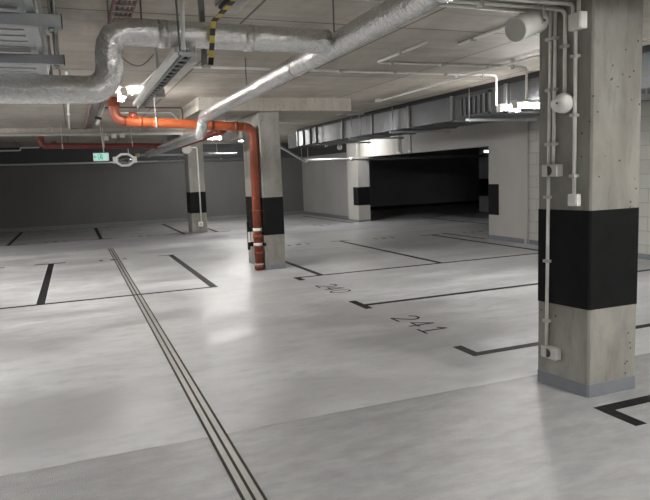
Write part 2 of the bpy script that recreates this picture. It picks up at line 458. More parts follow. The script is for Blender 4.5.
# ------------------------------------------------------------------ lamps
def lamp(cx, cy, z, L, label, axis='x', first={}):
    rz = PI/2 if axis == 'y' else 0
    if L not in first:
        t = thing('strip_lamp', (0, 0, 0), label, 'lamp', 'fluorescent strip lamps')
        h = L/2
        wd, rr = {.62: (.065, .034), .36: (.045, .022)}.get(L, (.035, .045))
        MB().box(-h, h, -wd, wd, .012, .045, .008).build('housing', M['offw'], t)
        MB().ring_sweep([(-h+.02, 0, -.02), (h-.02, 0, -.02)], rr, 16).build('diffuser', M['lamp'], t)
        for s in (-1, 1): MB().box(s*(h-.012)-.014, s*(h-.012)+.014, -.05, .05, -.068, .046, .006).build('end_cap', M['offw'], t)
        first[L] = t; t.location = (cx, cy, z); t.rotation_euler = (0, 0, rz)
        return t
    return dup(first[L], (cx, cy, z), label, (0, 0, rz))
lamp(5.83, 6.91, 2.475, .62, 'bright strip lamp hanging beside the near column in front of the metal duct')
lamp(5.96, 7.58, 2.505, .36, 'short lamp further back, left of the brightest one by the duct')
lamp(.77, 9.72, 2.905, .64, 'strip lamp on the ceiling right of the foil elbow, above the orange pipe', 'y')
lamp(3.33, 16.1, 2.68, .62, 'strip lamp glowing between foil duct and middle column')
lamp(7.75, 18.0, 2.86, .62, 'strip lamp lighting the lintel behind the metal duct', 'y')
lamp(5.0, 20.8, 2.90, 1.2, 'strip lamp hidden behind the middle column, far aisle')
lamp(4.2, .8, 2.90, 1.2, 'added unseen strip lamp on the ceiling right of the camera, out of the frame', 'y')  # added lamp, unseen, brightens the front of the near column
lamp(2.6, -.9, 2.90, 1.2, 'added unseen strip lamp on the ceiling behind the camera, out of the frame', 'y')  # second added lamp, unseen, lifts the column fronts from behind the camera
lamp(-3.0, 6.0, 2.90, 1.2, 'added unseen strip lamp on the ceiling left of the camera, out of the frame', 'y')  # this lamp and the next two are added, unseen, to brighten the garage
lamp(-2.8, 11.0, 2.90, 1.2, 'added unseen strip lamp on the ceiling left of the silver duct, out of the frame', 'y')
lamp(-3.6, 16.0, 2.90, 1.2, 'added unseen strip lamp on the far left ceiling, out of the frame', 'y')

# ------------------------------------------------------------------ conduits
def conduit(pts, r, label, clips=(), fil=.06, mat='white', name='conduit', group='white conduits', boxes=()):
    p0 = Vector(pts[0])
    t = thing(name, p0, label, 'conduit' if name == 'conduit' else 'pipe', group)
    MB().ring_sweep(fillet(pts, fil), r, 10).build('tube', M[mat], t)
    for c, ax in clips:
        c = Vector(c); d = Vector(ax)
        MB().cyl(c-d*.012, c+d*.012, r*1.5, 10).obox(c+Vector((0, 0, 0)), (1, 0, 0), (0, 1, 0), (0, 0, 1), r*1.9 if not ax[0] else .01, r*1.9 if not ax[1] else .01, r*1.9 if not ax[2] else .01).build('clip', M['offw'], t)
    return t
zc = ZC-.016
X, Y, Z = (1, 0, 0), (0, 1, 0), (0, 0, 1)
conduit([(1.2, 7.58, zc), (5.74, 7.58, zc), (5.74, 7.58, 2.53)], .016, 'white conduit crossing the ceiling and dropping to the further duct lamp',
        [((x, 7.58, zc), X) for x in (2.5, 3.3, 4.1, 4.9, 5.5)])
conduit([(3.50, 5.72, zc), (3.50, 6.91, zc), (5.72, 6.91, zc), (5.72, 6.91, 2.53)], .016, 'white bent conduit on the ceiling dropping to the bright lamp by the column',
        [((3.5, 6.3, zc), Y)]+[((x, 6.91, zc), X) for x in (3.7, 4.4, 5.1, 5.5)])
cd = conduit([(5.12, 4.9, zc-.03), (5.19, 7.0, zc-.03), (5.30, 10.42, zc-.03)], .015, 'white conduit running to a small round ceiling box', [((5.17, 6.5, zc), Y), ((5.2, 7.8, zc), Y)])
MB().cyl((5.31, 10.47, ZC), (5.31, 10.47, ZC-.05), .065, 16).build('round_box', M['white'], cd)
cd = conduit([(3.88, 5.76, zc), (3.90, 4.5, zc)], .015, 'short white conduit on the ceiling left of the cylinder speaker', [((3.885, 5.5, zc), Y), ((3.895, 4.95, zc), Y)])
conduit([(.035, 8.2, zc), (.035, 17.6, zc)], .02, 'white conduit on the left ceiling running away above the silver elbow', [((.035, 13, zc), Y)])
conduit([(.95, 12.75, zc), (1.9, 12.75, zc), (2.12, 12.75, 2.72), (2.6, 12.75, 2.72)], .014, 'thin white conduit with a step above the orange pipe', [((1.2, 12.75, zc), X), ((1.6, 12.75, zc), X)], .04)
conduit([(.62, 11.9, zc), (1.98, 11.9, zc), (1.98, 11.9, 2.72), (2.2, 11.9, 2.70)], .012, 'thin red pipe with a drop on the ceiling behind the orange pipe', (), .04, 'redthin', 'thin_pipe', 'red pipes')
conduit([(4.4, 15.13, zc), (5.78, 15.13, zc)], .014, 'short white conduit on the ceiling right of the middle column')
conduit([(.9, 9.6, zc-.06), (1.05, 7.6, zc)], .012, 'slanting white conduit between the tray and the orange pipe')
conduit([(-9, 24.66, 2.86), (-1.62, 24.66, 2.86), (-1.62, 24.66, 2.95), (-1.0, 24.66, 2.95)], .025, 'pale stepped conduit high on the back wall at left', (), .03)
# plate with drop rod above the metal duct
pl = thing('ceiling_plate', (5.92, 12.94, ZC), 'flat pale ceiling plate with a thin drop rod above the metal duct', 'fitting')
MB().box(5.5, 6.2, 12.9, 13.1, ZC-.03, ZC-.002, .004).build('plate', M['offw'], pl)
MB().cyl((6.08, 12.9, ZC-.02), (6.08, 12.9, 2.5), .009, 8).build('rod', M['offw'], pl)

# near column services (on its left face)
def XF(y): return 3.272-.072*(y-3.295)/.445
xf = 3.235; xp = xf-.014
conduit([(1.4, 3.60, ZP-.016), (XF(3.60)-.014, 3.60, ZP-.016), (XF(3.50)-.014, 3.50, ZP-.05), (XF(3.50)-.014, 3.50, 2.14)], .0135, 'white conduit bending down the near column to the dome siren',
        [((XF(3.50)-.014, 3.50, 2.46), Z), ((2.6, 3.60, ZP-.016), X), ((2.05, 3.6, ZP-.016), X)], .06)
conduit([(1.4, 3.70, ZP-.016), (xp-.04, 3.70, ZP-.016)], .0135, 'white conduit under the slab head running behind the dome siren conduit', [((2.3, 3.7, ZP-.016), X)])
conduit([(1.4, 3.47, ZP-.016), (XF(3.47)-.014, 3.47, ZP-.016), (XF(3.44)-.014, 3.44, ZP-.03), (XF(3.44)-.014, 3.44, 2.66)], .0125, 'white conduit bending into the square box on the near column', (), .04)
conduit([(XF(3.395)-.014, 3.395, ZP-.002), (XF(3.395)-.014, 3.395, 2.66)], .014, 'short white conduit rising above the square box on the near column')
conduit([(XF(3.415)-.014, 3.415, 2.55), (XF(3.415)-.014, 3.415, 1.435)], .0135, 'rightmost long white conduit on the near column, between two boxes', [((XF(3.415)-.014, 3.415, z), Z) for z in (2.38, 1.985, 1.57)])
conduit([(XF(3.620)-.014, 3.620, ZP-.03), (XF(3.630)-.014, 3.630, 1.655)], .0125, 'leftmost of two parallel white conduits above the column socket', [((XF(3.625)-.014, 3.625, z), Z) for z in (2.53, 2.18, 1.80)])
conduit([(XF(3.580)-.014, 3.580, ZP-.03), (XF(3.590)-.014, 3.590, 1.655)], .0125, 'right one of two parallel white conduits above the column socket', [((XF(3.585)-.014, 3.585, z), Z) for z in (2.53, 2.18, 1.80)])
conduit([(XF(3.63)-.014, 3.63, 1.565), (XF(3.64)-.014, 3.64, .305)], .0125, 'white conduit crossing the black band between two sockets of the near column', [((XF(3.635)-.014, 3.635, z), Z) for z in (1.42, .95, .5)])
xf = XF(3.43)
b1 = thing('junction_box', (xf, 3.39, 2.60), 'square white box with conduits above and below, high on the near column', 'box')
MB().box(xf-.05, xf+.006, 3.33, 3.445, 2.545, 2.655, .006).build('body', M['white'], b1)
MB().box(xf-.056, xf-.05, 3.335, 3.44, 2.55, 2.65, .002).build('lid', M['white'], b1)
b2 = thing('switch_box', (xf, 3.43, 1.40), 'small white switch box just above the black band of the near column', 'box')
MB().box(xf-.035, xf+.006, 3.365, 3.452, 1.36, 1.445, .006).build('body', M['white'], b2)
MB().box(xf-.040, xf-.035, 3.372, 3.445, 1.37, 1.435, .002).build('rocker', M['white'], b2)
def socket(z, y, label):
    xf = XF(y)+.006
    t = thing('socket', (xf, y, z), label, 'socket', 'wall sockets on the near column')
    MB().box(xf-.055, xf+.008, y-.08, y+.07, z-.042, z+.045, .008).build('body', M['offw'], t)
    # round recess cut by an open hinged cover
    MB().cyl((xf-.054, y-.002, z), (xf-.058, y-.002, z), .034, 20).build('recess', M['socketdk'], t)
    MB().obox((xf-.066, y+.020, z), (0, .5, .0), (-1, .25, 0), (0, 0, 1), .018, .004, .03).build('cover', M['offw'], t)
    MB().cyl((xf-.055, y-.05, z+.012), (xf-.058, y-.05, z+.012), .006, 8).build('screw', M['grill'], t)
socket(1.61, 3.60, 'grey socket with dark round recess at mid height of the near column')
socket(.265, 3.60, 'grey socket with dark round recess near the foot of the near column')
xf = XF(3.5)
sr = thing('siren', (xf, 3.49, 2.08), 'rounded white dome siren on the near column', 'siren')
MB().cyl((xf+.004, 3.50, 2.075), (xf-.03, 3.50, 2.075), .07, 24).build('base', M['offw'], sr)
mb = MB()
mb.ring_sweep([(xf-.052, 3.41+.0088*k, 2.068+.0004*k) for k in range(19)],
              [.004+.064*math.sqrt(max(0., 1-((k-7)/7)**2)) if k < 7 else .064*math.cos((k-7)/11.5*PI/2*.80)+.004 for k in range(19)], 22)
mb.build('dome', M['white'], sr)
MB().cyl((xf-.128, 3.455, 2.07), (xf-.118, 3.455, 2.07), .006, 10).build('screw', M['socketdk'], sr)

def cyl_speaker(front, back, r, top, label):
    f, b = Vector(front), Vector(back); d = (b-f).normalized()
    t = thing('cylinder_speaker', (f+b)/2, label, 'loudspeaker')
    MB().ring_sweep([f+d*.004, f+d*.010, b-d*.012, b], [r-.004, r, r, r-.010], 32).build('body', M['white'], t)
    MB().cyl(f, f+d*.006, r-.006, 32).build('grille', M['grill'], t)
    s = d.cross(Vector((0, 0, 1))).normalized(); c = f*.3+b*.7
    for k in (-1, 1):
        a = c+s*k*(r+.006)
        MB().obox((a+Vector((0, 0, (top-a.z)/2))), d, s, (0, 0, 1), .013, .003, (top-a.z)/2+.02).build('bracket_arm', M['offw'], t)
        MB().cyl(a, a+s*k*.012, .010, 12).build('knob', M['socketdk'], t)
    MB().obox(Vector((c.x, c.y, top-.003)), d, s, (0, 0, 1), .016, r+.008, .003).build('bracket_plate', M['offw'], t)
    return t
cyl_speaker((2.85, 3.56, 2.565), (3.13, 3.655, 2.664), .083, ZP, 'white cylindrical loudspeaker hanging at the top of the near column')
cyl_speaker((2.66, 11.35, 2.40), (2.86, 11.6, 2.46), .11, ZP, 'small cylindrical loudspeaker between orange pipe and strip lamp')

# distant column services
cyl_speaker((3.17, 18.8, 2.50), (3.28, 19.1, 2.53), .12, ZP, 'round white speaker at the top left of the distant column')
conduit([(3.34, 19.14, 2.58), (3.555, 19.14, 2.58), (3.555, 19.14, .32)], .022, 'white conduit down the face of the distant column', [((3.555, 19.14, 1.57), Z), ((3.555, 19.14, 1.5), Z)])
b = thing('socket', (3.53, 19.15, .26), 'small white socket near the foot of the distant column', 'socket')
MB().box(3.46, 3.60, 19.10, 19.17, .19, .33, .01).build('body', M['white'], b)
MB().cyl((3.53, 19.10, .26), (3.53, 19.095, .26), .035, 14).build('recess', M['grill'], b)

# ------------------------------------------------------------------ foil wrapped ducts
fd = thing('foil_duct', (1.9, 4.33, 2.6), 'large crinkled silver foil duct running diagonally away with a step down near the column', 'duct')
R = .086
main = fillet([(1.83, .3, 2.6), (1.98, 9.95, 2.6), (1.94, 10.02, 2.345), (1.90, 17.2, 2.33)], .16, 6)
mainp = dense([main[0], main[1]], .07)[:-1] + main[1:-1] + dense([main[-2], main[-1]], .07)[1:]
MB().ring_sweep(mainp, R, 24, .0035).build('pipe', M['foil'], fd)
for y in (1.4, 2.9, 5.3, 6.7, 8.1, 9.3):
    xx = 1.83+.15*(y-.3)/9.65
    MB().cyl((xx, y-.03, 2.6), (xx, y+.03, 2.6), R+.005, 20).build('joint_band', M['foil'], fd)
fb = thing('foil_duct', (.35, 4.33, 2.4), 'silver foil branch duct crossing left, dropping through two elbows', 'duct')
br = fillet([(1.80, 4.33, 2.6), (.285, 4.33, 2.605), (.27, 4.33, 2.235), (-4.5, 4.33, 2.215)], .15, 8)
brp = dense([br[0], br[1]], .07)[:-1]+br[1:-1]+dense([br[-2], br[-1]], .07)[1:]
MB().ring_sweep(brp, R, 24, .0035).build('pipe', M['foil'], fb)
for x0 in (1.2, .62, -.6, -1.3):
    z = 2.6 if x0 > .4 else 2.23
    MB().cyl((x0-.03, 4.33, z), (x0+.03, 4.33, z), R+.005, 20).build('joint_band', M['foil'], fb)
for i, (x, y, z) in enumerate(((.295, 4.36, 2.66), (1.83, 4.28, 2.66), (.50, 4.36, 2.67), (1.9, 7.0, 2.66))):
    lab = ('thin hanger rod left of the silver elbow', 'thin hanger rod at the duct junction', 'thin hanger rod above the silver branch duct', 'thin hanger rod on the diagonal foil duct')[i]
    o = MB().cyl((x, y, z), (x, y, ZC), .006, 8).build('hanger_rod', M['rod'], None, (x, y, z)); tag(o, lab, 'rod', 'duct hanger rods')

# ------------------------------------------------------------------ orange and red drain pipes
op = thing('drain_pipe', (2.95, 10.62, 0), 'bright orange plastic drain pipe from the ceiling down to the floor beside the middle column', 'pipe')
path = fillet([(.70, 10.62, ZC), (.70, 10.62, 2.61), (2.95, 10.62, 2.49), (2.95, 10.62, 0)], .17, 8)
MB().ring_sweep(path[:10], .078, 20).build('elbow', M['orangedk'], op)
MB().ring_sweep(dense(path[9:11], .3), .075, 20).build('pipe', M['orange'], op)
MB().ring_sweep(path[10:], .077, 20).build('pipe', M['orangedk'], op)
MB().cyl((.70, 10.62, 2.83), (.70, 10.62, 2.95), .09, 20).build('collar', M['orangedk'], op)
for x in (1.05, 1.28, 2.2, 2.62):
    z = 2.61-.12*(x-.7)/2.23
    MB().cyl((x, 10.62, z), (x+.07, 10.62, z-.004), .085, 20).build('collar', M['orange' if x < 2 else 'orangedk'], op)
MB().cyl((.98, 10.62, 2.62), (.98, 10.60, 2.735), .06, 16).build('inspection_cap', M['orangedk'], op)
for x in (1.33, 2.08):
    z = 2.61-.12*(x-.7)/2.23
    cl = MB().cyl((x-.012, 10.62, z), (x+.012, 10.62, z), .092, 20).build('clamp', M['offw'], op)
    MB().cyl((x, 10.62, z+.08), (x, 10.62, ZC if x < 2 else ZP), .007, 8).build('rod', M['offw'], cl)
for z in (1.62, 1.05): MB().cyl((2.95, 10.62, z-.012), (2.95, 10.62, z+.012), .088, 20).build('clamp', M['orangedk'], op)
for z in (.72, .46): MB().cyl((2.95, 10.62, z-.025), (2.95, 10.62, z+.025), .084, 20).build('clamp', M['white'], op)
for z in (.60, .30, .06): MB().cyl((2.95, 10.62, z-.03), (2.95, 10.62, z+.03), .087, 20).build('collar', M['orangedk'], op)
MB().cyl((2.95, 10.62, .095), (2.95, 10.62, .12), .089, 20).build('clamp', M['offw'], op)
pg = thing('pipe_guard', (2.86, 10.75, .6), 'small black and white guard frame strapped left of the orange pipe', 'guard')
for z in (.72, .46):
    MB().box(2.79, 2.89, 10.70, 10.74, z-.04, z+.04, .005).build('strap', M['black'], pg)
    MB().box(3.0, 3.06, 10.50, 10.54, z-.025, z+.025, .003).build('strap_end', M['black'], pg)
MB().box(2.79, 2.83, 10.72, 10.76, .36, .86, .004).build('post', M['black'], pg)
for x in (2.80, 2.86): MB().box(x-.012, x+.025, 10.67, 10.70, .5, .68, .003).build('pad', M['white'], pg)

rp = thing('drain_pipe', (0, 15.2, 2.47), 'dark red pipe running across the back and forward beside the foil duct', 'pipe')
pth = fillet([(-.58, 15.2, 2.64), (-.56, 15.2, 2.485), (2.44, 15.2, 2.43), (2.46, 10.9, 2.45)], .16, 6)
MB().ring_sweep(pth, .062, 16).build('pipe', M['red'], rp)
MB().ring_sweep(fillet([(2.459, 10.98, 2.45), (2.465, 10.72, 2.47)], .05), .068, 16).build('collar', M['orangedk'], rp)
MB().cyl((-.585, 15.2, 2.60), (-.585, 15.2, 2.69), .075, 16).build('collar', M['red'], rp)
MB().cyl((-.32, 15.2, 2.49), (-.32, 15.2, 2.575), .05, 16).build('inspection_cap', M['red'], rp)
for x in (-.15, .72, 1.34):
    c = MB().cyl((x-.012, 15.2, 2.475), (x+.012, 15.2, 2.475), .072, 16).build('clamp', M['offw'], rp)
    MB().cyl((x, 15.2, 2.54), (x, 15.2, ZC), .008, 8).build('rod', M['offw'], c)

# long pale pipes at the back
sp = thing('ceiling_pipe', (0, 15.75, 2.79), 'long pale horizontal pipe under the far left ceiling above the dark red pipe', 'pipe')
MB().cyl((-9, 15.75, 2.79), (2.6, 15.75, 2.77), .04, 14).build('tube', M['offw'], sp)
for x in (-2.4, -.35, 1.6): MB().cyl((x, 15.75, 2.82), (x, 15.75, ZC), .009, 8).build('hanger', M['offw'], sp)
for i, (x, z, lab) in enumerate(((.80, 2.66, 'leftmost little white box hanging below the far pale pipe'), (.98, 2.71, 'middle little white box on the far pale pipe'), (1.17, 2.72, 'rightmost little white box on the far pale pipe'))):
    o = MB().box(x-.055, x+.055, 15.62, 15.70, z-.05, z+.05, .008)
    o.cyl((x, 15.7, z+.02), (x, 15.72, 2.79), .012, 8)
    tag(o.build('junction_box', M['white'], None, (x, 15.66, z)), lab, 'box', 'little white boxes on the far pipe')
wp = thing('wall_pipe', (0, 24.5, 2.36), 'long thin pale pipe along the whole back wall', 'pipe')
MB().cyl((-10, 24.55, 2.40), (6.5, 24.55, 2.33), .036, 12).build('tube', M['galv'], wp)
for x in (-6, -3, 0, 3, 5.5): MB().box(x-.02, x+.02, 24.55, YB, 2.34, 2.40).build('bracket', M['galv'], wp)
p2 = thing('wall_pipe', (3, 20.3, 2.4), 'pale pipe reaching from the octagonal mirror past the distant column', 'pipe')
MB().cyl((1.95, 20.25, 2.43), (5.05, 20.25, 2.40), .036, 12).build('tube', M['galv'], p2)
MB().cyl((1.86, 20.25, 2.43), (1.97, 20.25, 2.43), .055, 12).build('end_fitting', M['brass'], p2)
for x in (2.6, 4.4): MB().cyl((x, 20.25, 2.45), (x, 20.25, ZP), .01, 8).build('hanger', M['galv'], p2)
cp = thing('service_pipe', (7, 18.3, 2.07), 'grey pipe dropping diagonally and running right under the lintel', 'pipe')
MB().ring_sweep(fillet([(4.9, 18.3, 2.52), (5.95, 18.3, 2.50), (6.66, 18.3, 2.08), (15.5, 18.3, 2.05)], .05, 3), .045, 12).build('tube', M['galv'], cp)
for x in (6.72, 8.25): MB().cyl((x-.05, 18.3, 2.075), (x+.05, 18.3, 2.075), .06, 12).build('coupling', M['offw'], cp)
for x in (6.60, 6.80): MB().cyl((x, 18.3, 2.1), (x, 18.3, ZC), .01, 8).build('hanger', M['galv'], cp)
cb = thing('camera_dome', (7.40, 17.2, 2.46), 'small white dome camera hanging left of the lit lintel', 'camera')
MB().ball((7.40, 17.2, 2.40), .075, .075, .07).build('dome', M['white'], cb)
MB().cyl((7.40, 17.2, 2.42), (7.40, 17.2, 2.52), .055, 14).cyl((7.40, 17.2, 2.5), (7.40, 17.2, ZC), .012, 8).build('stem', M['offw'], cb)
for i, y in enumerate((16.3, 16.18, 15.6)):
    lab = ('leftmost thin conduit on the lit lintel', 'middle thin conduit on the lit lintel, in a close pair', 'right thin conduit on the lit lintel')[i]
    conduit([(XR-.015, y, ZC-.02), (XR-.015, y, 2.16)], .014, lab)
o = MB().box(XR-.06, XR, 16.12, 16.36, 2.145, 2.2, .01).build('junction_box', M['white'], None, (XR, 16.24, 2.17)); tag(o, 'white box at the foot of the paired conduits on the lintel', 'box')
o = MB().box(XR-.05, XR, 15.55, 15.68, 2.145, 2.22, .01).build('junction_box', M['white'], None, (XR, 15.6, 2.18)); tag(o, 'white box at the foot of the single lintel conduit', 'box')
em = thing('emergency_light', (13.0, 17.6, 2.13), 'small glowing emergency light inside the dark opening', 'lamp')
MB().box(12.8, 13.12, 17.6, 17.75, 2.14, 2.24, .02).build('housing', M['offw'], em)
MB().box(12.83, 13.09, 17.58, 17.61, 2.15, 2.22, .01).build('diffuser', M['emer'], em)
MB().cyl((12.96, 17.68, 2.22), (12.96, 17.68, ZC), .012, 8).build('rod', M['rod'], em)

# exit sign
ex = thing('exit_sign', (.63, 15.0, 2.21), 'small lit green and white exit sign hanging on a rod left of the mirror', 'sign')
MB().box(.465, .80, 14.98, 15.02, 2.115, 2.30, .02).build('housing', M['white'], ex)
MB().box(.475, .79, 14.972, 14.982, 2.125, 2.29, .004).build('panel', M['exitwhite'], ex)
g = MB()
yy0, yy1 = 14.966, 14.973
g.box(.565, .575, yy0, yy1, 2.15, 2.26).box(.565, .66, yy0, yy1, 2.255, 2.265).box(.655, .665, yy0, yy1, 2.15, 2.26)
g.obox((.625, 14.969, 2.215), (.3, 0, 1), (1, 0, -.3), (0, 1, 0), .033, .013, .003).ball((.637, 14.969, 2.262), .011, .003, .011, 10)
g.obox((.605, 14.969, 2.17), (.8, 0, 1), (1, 0, -.8), (0, 1, 0), .03, .008, .003).obox((.645, 14.969, 2.175), (-.5, 0, 1), (1, 0, .5), (0, 1, 0), .03, .008, .003)
g.box(.49, .535, yy0, yy1, 2.20, 2.215)
g.obox((.497, 14.969, 2.218), (1, 0, 1), (1, 0, -1), (0, 1, 0), .018, .006, .003).obox((.497, 14.969, 2.197), (1, 0, -1), (1, 0, 1), (0, 1, 0), .018, .006, .003)
g.build('pictogram', M['exitgreen'], ex)
MB().cyl((.70, 15.0, 2.29), (.66, 15.0, ZC), .012, 8).build('rod', M['offw'], ex)

# octagonal mirror
mr = thing('traffic_mirror', (1.48, 19.6, 2.27), 'white octagonal mirror frame hanging under the far ceiling beside the exit sign', 'mirror')
def octa(rx, rz): return [(1.485+rx*math.cos(PI/8+k*PI/4)/math.cos(PI/8), 2.275+rz*math.sin(PI/8+k*PI/4)/math.cos(PI/8)) for k in range(8)]
bm = MB()
for yA, yB in ((19.52, 19.58),):
    o_, i_ = octa(.275, .195), octa(.205, .135)
    vs = [[bm.bm.verts.new((p[0], y, p[1])) for p in poly] for y in (yA, yB) for poly in (o_, i_)]
    for k in range(8):
        j = (k+1) % 8
        bm.bm.faces.new((vs[0][k], vs[0][j], vs[1][j], vs[1][k])); bm.bm.faces.new((vs[2][k], vs[2][j], vs[3][j], vs[3][k]))
        bm.bm.faces.new((vs[0][k], vs[0][j], vs[2][j], vs[2][k])); bm.bm.faces.new((vs[1][k], vs[1][j], vs[3][j], vs[3][k]))
bm.build('frame', M['white'], mr)
MB().ball((1.485, 19.575, 2.275), .225, .035, .155, 24).build('mirror_glass', M['mirror'], mr)
for s in (-1, 1): MB().box(1.485+s*.29-.05, 1.485+s*.29+.05, 19.53, 19.60, 2.18, 2.37, .012).build('bracket', M['white'], mr)
MB().cyl((1.60, 19.6, 2.44), (1.60, 19.6, ZP), .012, 8).build('rod', M['offw'], mr)

# ------------------------------------------------------------------ rectangular duct on the right
du = thing('sheet_metal_duct', (6.75, 11, 2.66), 'long rectangular galvanised duct hung along the right ceiling', 'duct')
x0, x1, zb, zt, y0, y1 = 6.18, 7.25, 2.48, 2.885, 3.2, 17.5
mb = MB(); mb.box(x0, x1, y0, y1, zb, zt)
rb = MB(); rb.box(x0-.005, x0+.002, y0, 8.22, zb+.02, zt-.01)
y = y0+.2
while y < 8.2:
    rb.box(x0-.012, x0+.004, y, y+.06, zb+.03, zt-.02, .003); y += .21
mb.build('body', M['duct'], du)
rb.build('ribbed_panel', M['duct'], du)
MB().box(x0+.01, x1, y0, y1, zt, ZC-.004).build('dark_top_strip', M['dark'], du)  # plain dark strip filling the height between duct top and ceiling
for y in (4.7, 6.3, 7.92, 9.38, 10.88, 12.5, 14.14, 15.93, 17.42):
    MB().box(x0-.028, x0+.004, y-.03, y+.03, zb-.025, zt+.01).box(x0-.028, x1, y-.03, y+.03, zb-.025, zb+.002).build('flange', M['rod'], du)
for y in (16.35, 16.9): MB().box(x0-.02, x0+.004, y-.04, y+.04, zb, zt).build('reflection_stripe', M['dark'], du)  # thin dark slabs painting the reflection stripes on the far duct side
gr = MB().box(x0-.03, x0, 8.30, 8.34, zb+.01, zt-.03).box(x0-.03, x0, 9.06, 9.10, zb+.01, zt-.03).box(x0-.03, x0, 8.3, 9.1, zb+.01, zb+.045).box(x0-.03, x0, 8.3, 9.1, zt-.065, zt-.03).build('grille', M['duct'], du)
MB().box(x0-.006, x0+.002, 8.34, 9.06, zb+.045, zt-.065).build('opening', M['dark'], gr)
for k in range(5):
    yy = 8.44+k*.13
    MB().box(x0-.026, x0-.008, yy, yy+.055, zb+.045, zt-.065, .003).build('slat', M['duct'], gr)
de = MB().box(x0+.1, x1, 17.5, 18.6, zb-.02, zt-.02).build('end_section', M['dark'], du)
labs = ['trapeze strut under the metal duct beside the louvre', 'trapeze strut under the metal duct, in the middle of its run', 'trapeze strut under the metal duct by the ceiling plate rod', 'trapeze strut under the far end of the metal duct']
pt = None
for i, y in enumerate((8.75, 11.4, 13.4, 15.2)):
    if pt is None:
        pt = thing('duct_support', (6.7, y, 2.43), labs[0], 'bracket', 'trapeze struts under the right duct')
        MB().box(6.02, 7.45, y-.021, y+.021, 2.412, 2.452, .003).build('strut', M['strut'], pt)
        for x in (6.09, 7.38):
            rr = MB().cyl((x, y, 2.39), (x, y, ZC), .006, 8).build('rod', M['strut'], pt)
            MB().cyl((x, y, 2.395), (x, y, 2.41), .014, 6).build('nut', M['strut'], rr)
    else: dup(pt, (6.7, y, 2.43), labs[i])
dc = thing('strut_clip', (6.0, 5.45, 2.35), 'small steel bracket poking out right of the near column', 'bracket')
MB().box(6.0, 7.4, 5.40, 5.46, 2.36, 2.42, .004).build('strut', M['strut'], dc)
MB().cyl((6.05, 5.43, 2.30), (6.05, 5.43, 2.45), .014, 8).build('bolt', M['galv'], dc)
MB().cyl((6.2, 5.43, 2.4), (6.2, 5.43, 2.478), .010, 8).build('rod', M['galv'], dc)

# ------------------------------------------------------------------ rectangular duct at top left
ld = thing('sheet_metal_duct', (-.9, 4, 2.7), 'wide ribbed grey metal duct under the ceiling at the top left corner', 'duct')
mb = MB(); mb.box(-2.2, -.13, .2, 6.0, 2.575, 2.9)
y = .35
while y < 5.9:
    mb.box(-2.15, -.2, y, y+.035, 2.568, 2.578, .002); y += .17
mb.build('body', M['galv'], ld)
MB().box(-.155, -.115, .2, 6.0, 2.555, 2.60, .003).build('bottom_flange', M['galv'], ld)
MB().box(-.128, -.105, .2, 6.0, 2.61, 2.90, .002).build('side_panel', M['strut'], ld)
MB().box(-2.25, -.085, 5.98, 6.05, 2.535, 2.91, .004).build('end_flange', M['strut'], ld)
MB().cyl((-.22, 5.93, 2.55), (-.22, 6.07, 2.55), .03, 12).build('latch', M['strut'], ld)
ds = None
for i, y in enumerate((3.78, 4.93)):
    lab = ('strut channel under the top left duct, nearer one above the other', 'strut channel under the top left duct, just above the silver duct')[i]
    if ds is None:
        ds = thing('duct_support', (-1, y, 2.5), lab, 'bracket', 'strut channels under the left duct')
        MB().box(-2.5, .012, y-.025, y+.025, 2.487, 2.552, .004).build('strut', M['strut'], ds)
        MB().box(.010, .016, y-.027, y+.027, 2.484, 2.555, .002).build('end_cap', M['dark'], ds)
        r_ = MB().cyl((-.045, y+.01, 2.46), (-.045, y+.01, ZC), .007, 8).build('rod', M['rod'], ds)
        MB().cyl((-.045, y+.01, 2.468), (-.045, y+.01, 2.484), .016, 6).build('nut', M['galv'], r_)
        MB().cyl((-.02, y+.02, 2.46), (-.02, y+.02, ZC), .005, 8).build('rod', M['galv'], ds)
    else: dup(ds, (-1, y, 2.5), lab)

# ------------------------------------------------------------------ cable trays
ct = thing('cable_tray', (.43, 6, 2.88), 'narrow ladder cable tray with reddish cables above the silver branch duct', 'tray')
for x in (.36, .50): MB().box(x-.006, x+.006, .6, 15.6, 2.862, 2.905).build('rail', M['cable'], ct)
repeat_part(MB().box(.36, .50, .7, .722, 2.862, 2.876).build('rung', M['galv'], ct), [(0, .16*k, 0) for k in range(1, 93)])
for x in (.40, .43, .465): MB().ring_sweep([(x+random.uniform(-.008, .008), .6+k*.6, 2.888) for k in range(26)], .009, 8).build('cable', M['cable'], ct)
# upper tray with hazard edge
ut = thing('cable_tray', (1.05, 3, 2.78), 'galvanised tray with striped hazard edge at the top of the photo', 'tray')
MB().box(.955, 1.10, .5, 4.2, 2.76, 2.766).box(.955, .96, .5, 4.2, 2.76, 2.83).box(1.095, 1.10, .5, 4.2, 2.76, 2.83).build('channel', M['galv'], ut)
MB().cyl((.985, .5, 2.755), (.985, 4.18, 2.755), .014, 8).build('cable', M['dark'], ut)
MB().cyl((1.02, .5, 2.757), (1.02, 4.18, 2.757), .014, 8).build('cable', M['galv'], ut)
for yy in (1.5, 3.5):
    for x in (.965, 1.09): MB().cyl((x, yy, 2.8), (x, yy, ZC), .006, 8).build('rod', M['rod'], ut)
hz = thing('hazard_strip', (.935, 4.205, 2.5), 'black and yellow striped strip hanging in front of the silver branch duct', 'marker')
mb = MB()
def seg_strip(a, b, n, wdir, w, nd, start):
    a, b = Vector(a), Vector(b)
    for k in range(n):
        p, q = a.lerp(b, k/n), a.lerp(b, (k+1)/n); d = (q-p)
        mb.mi = (k+start) % 2
        mb.obox((p+q)/2, d, wdir, nd, d.length/2, w/2, .004)
seg_strip((.94, 4.205, 2.67), (.905, 4.205, 2.39), 6, (1, 0, 0), .034, (0, 1, 0), 0)
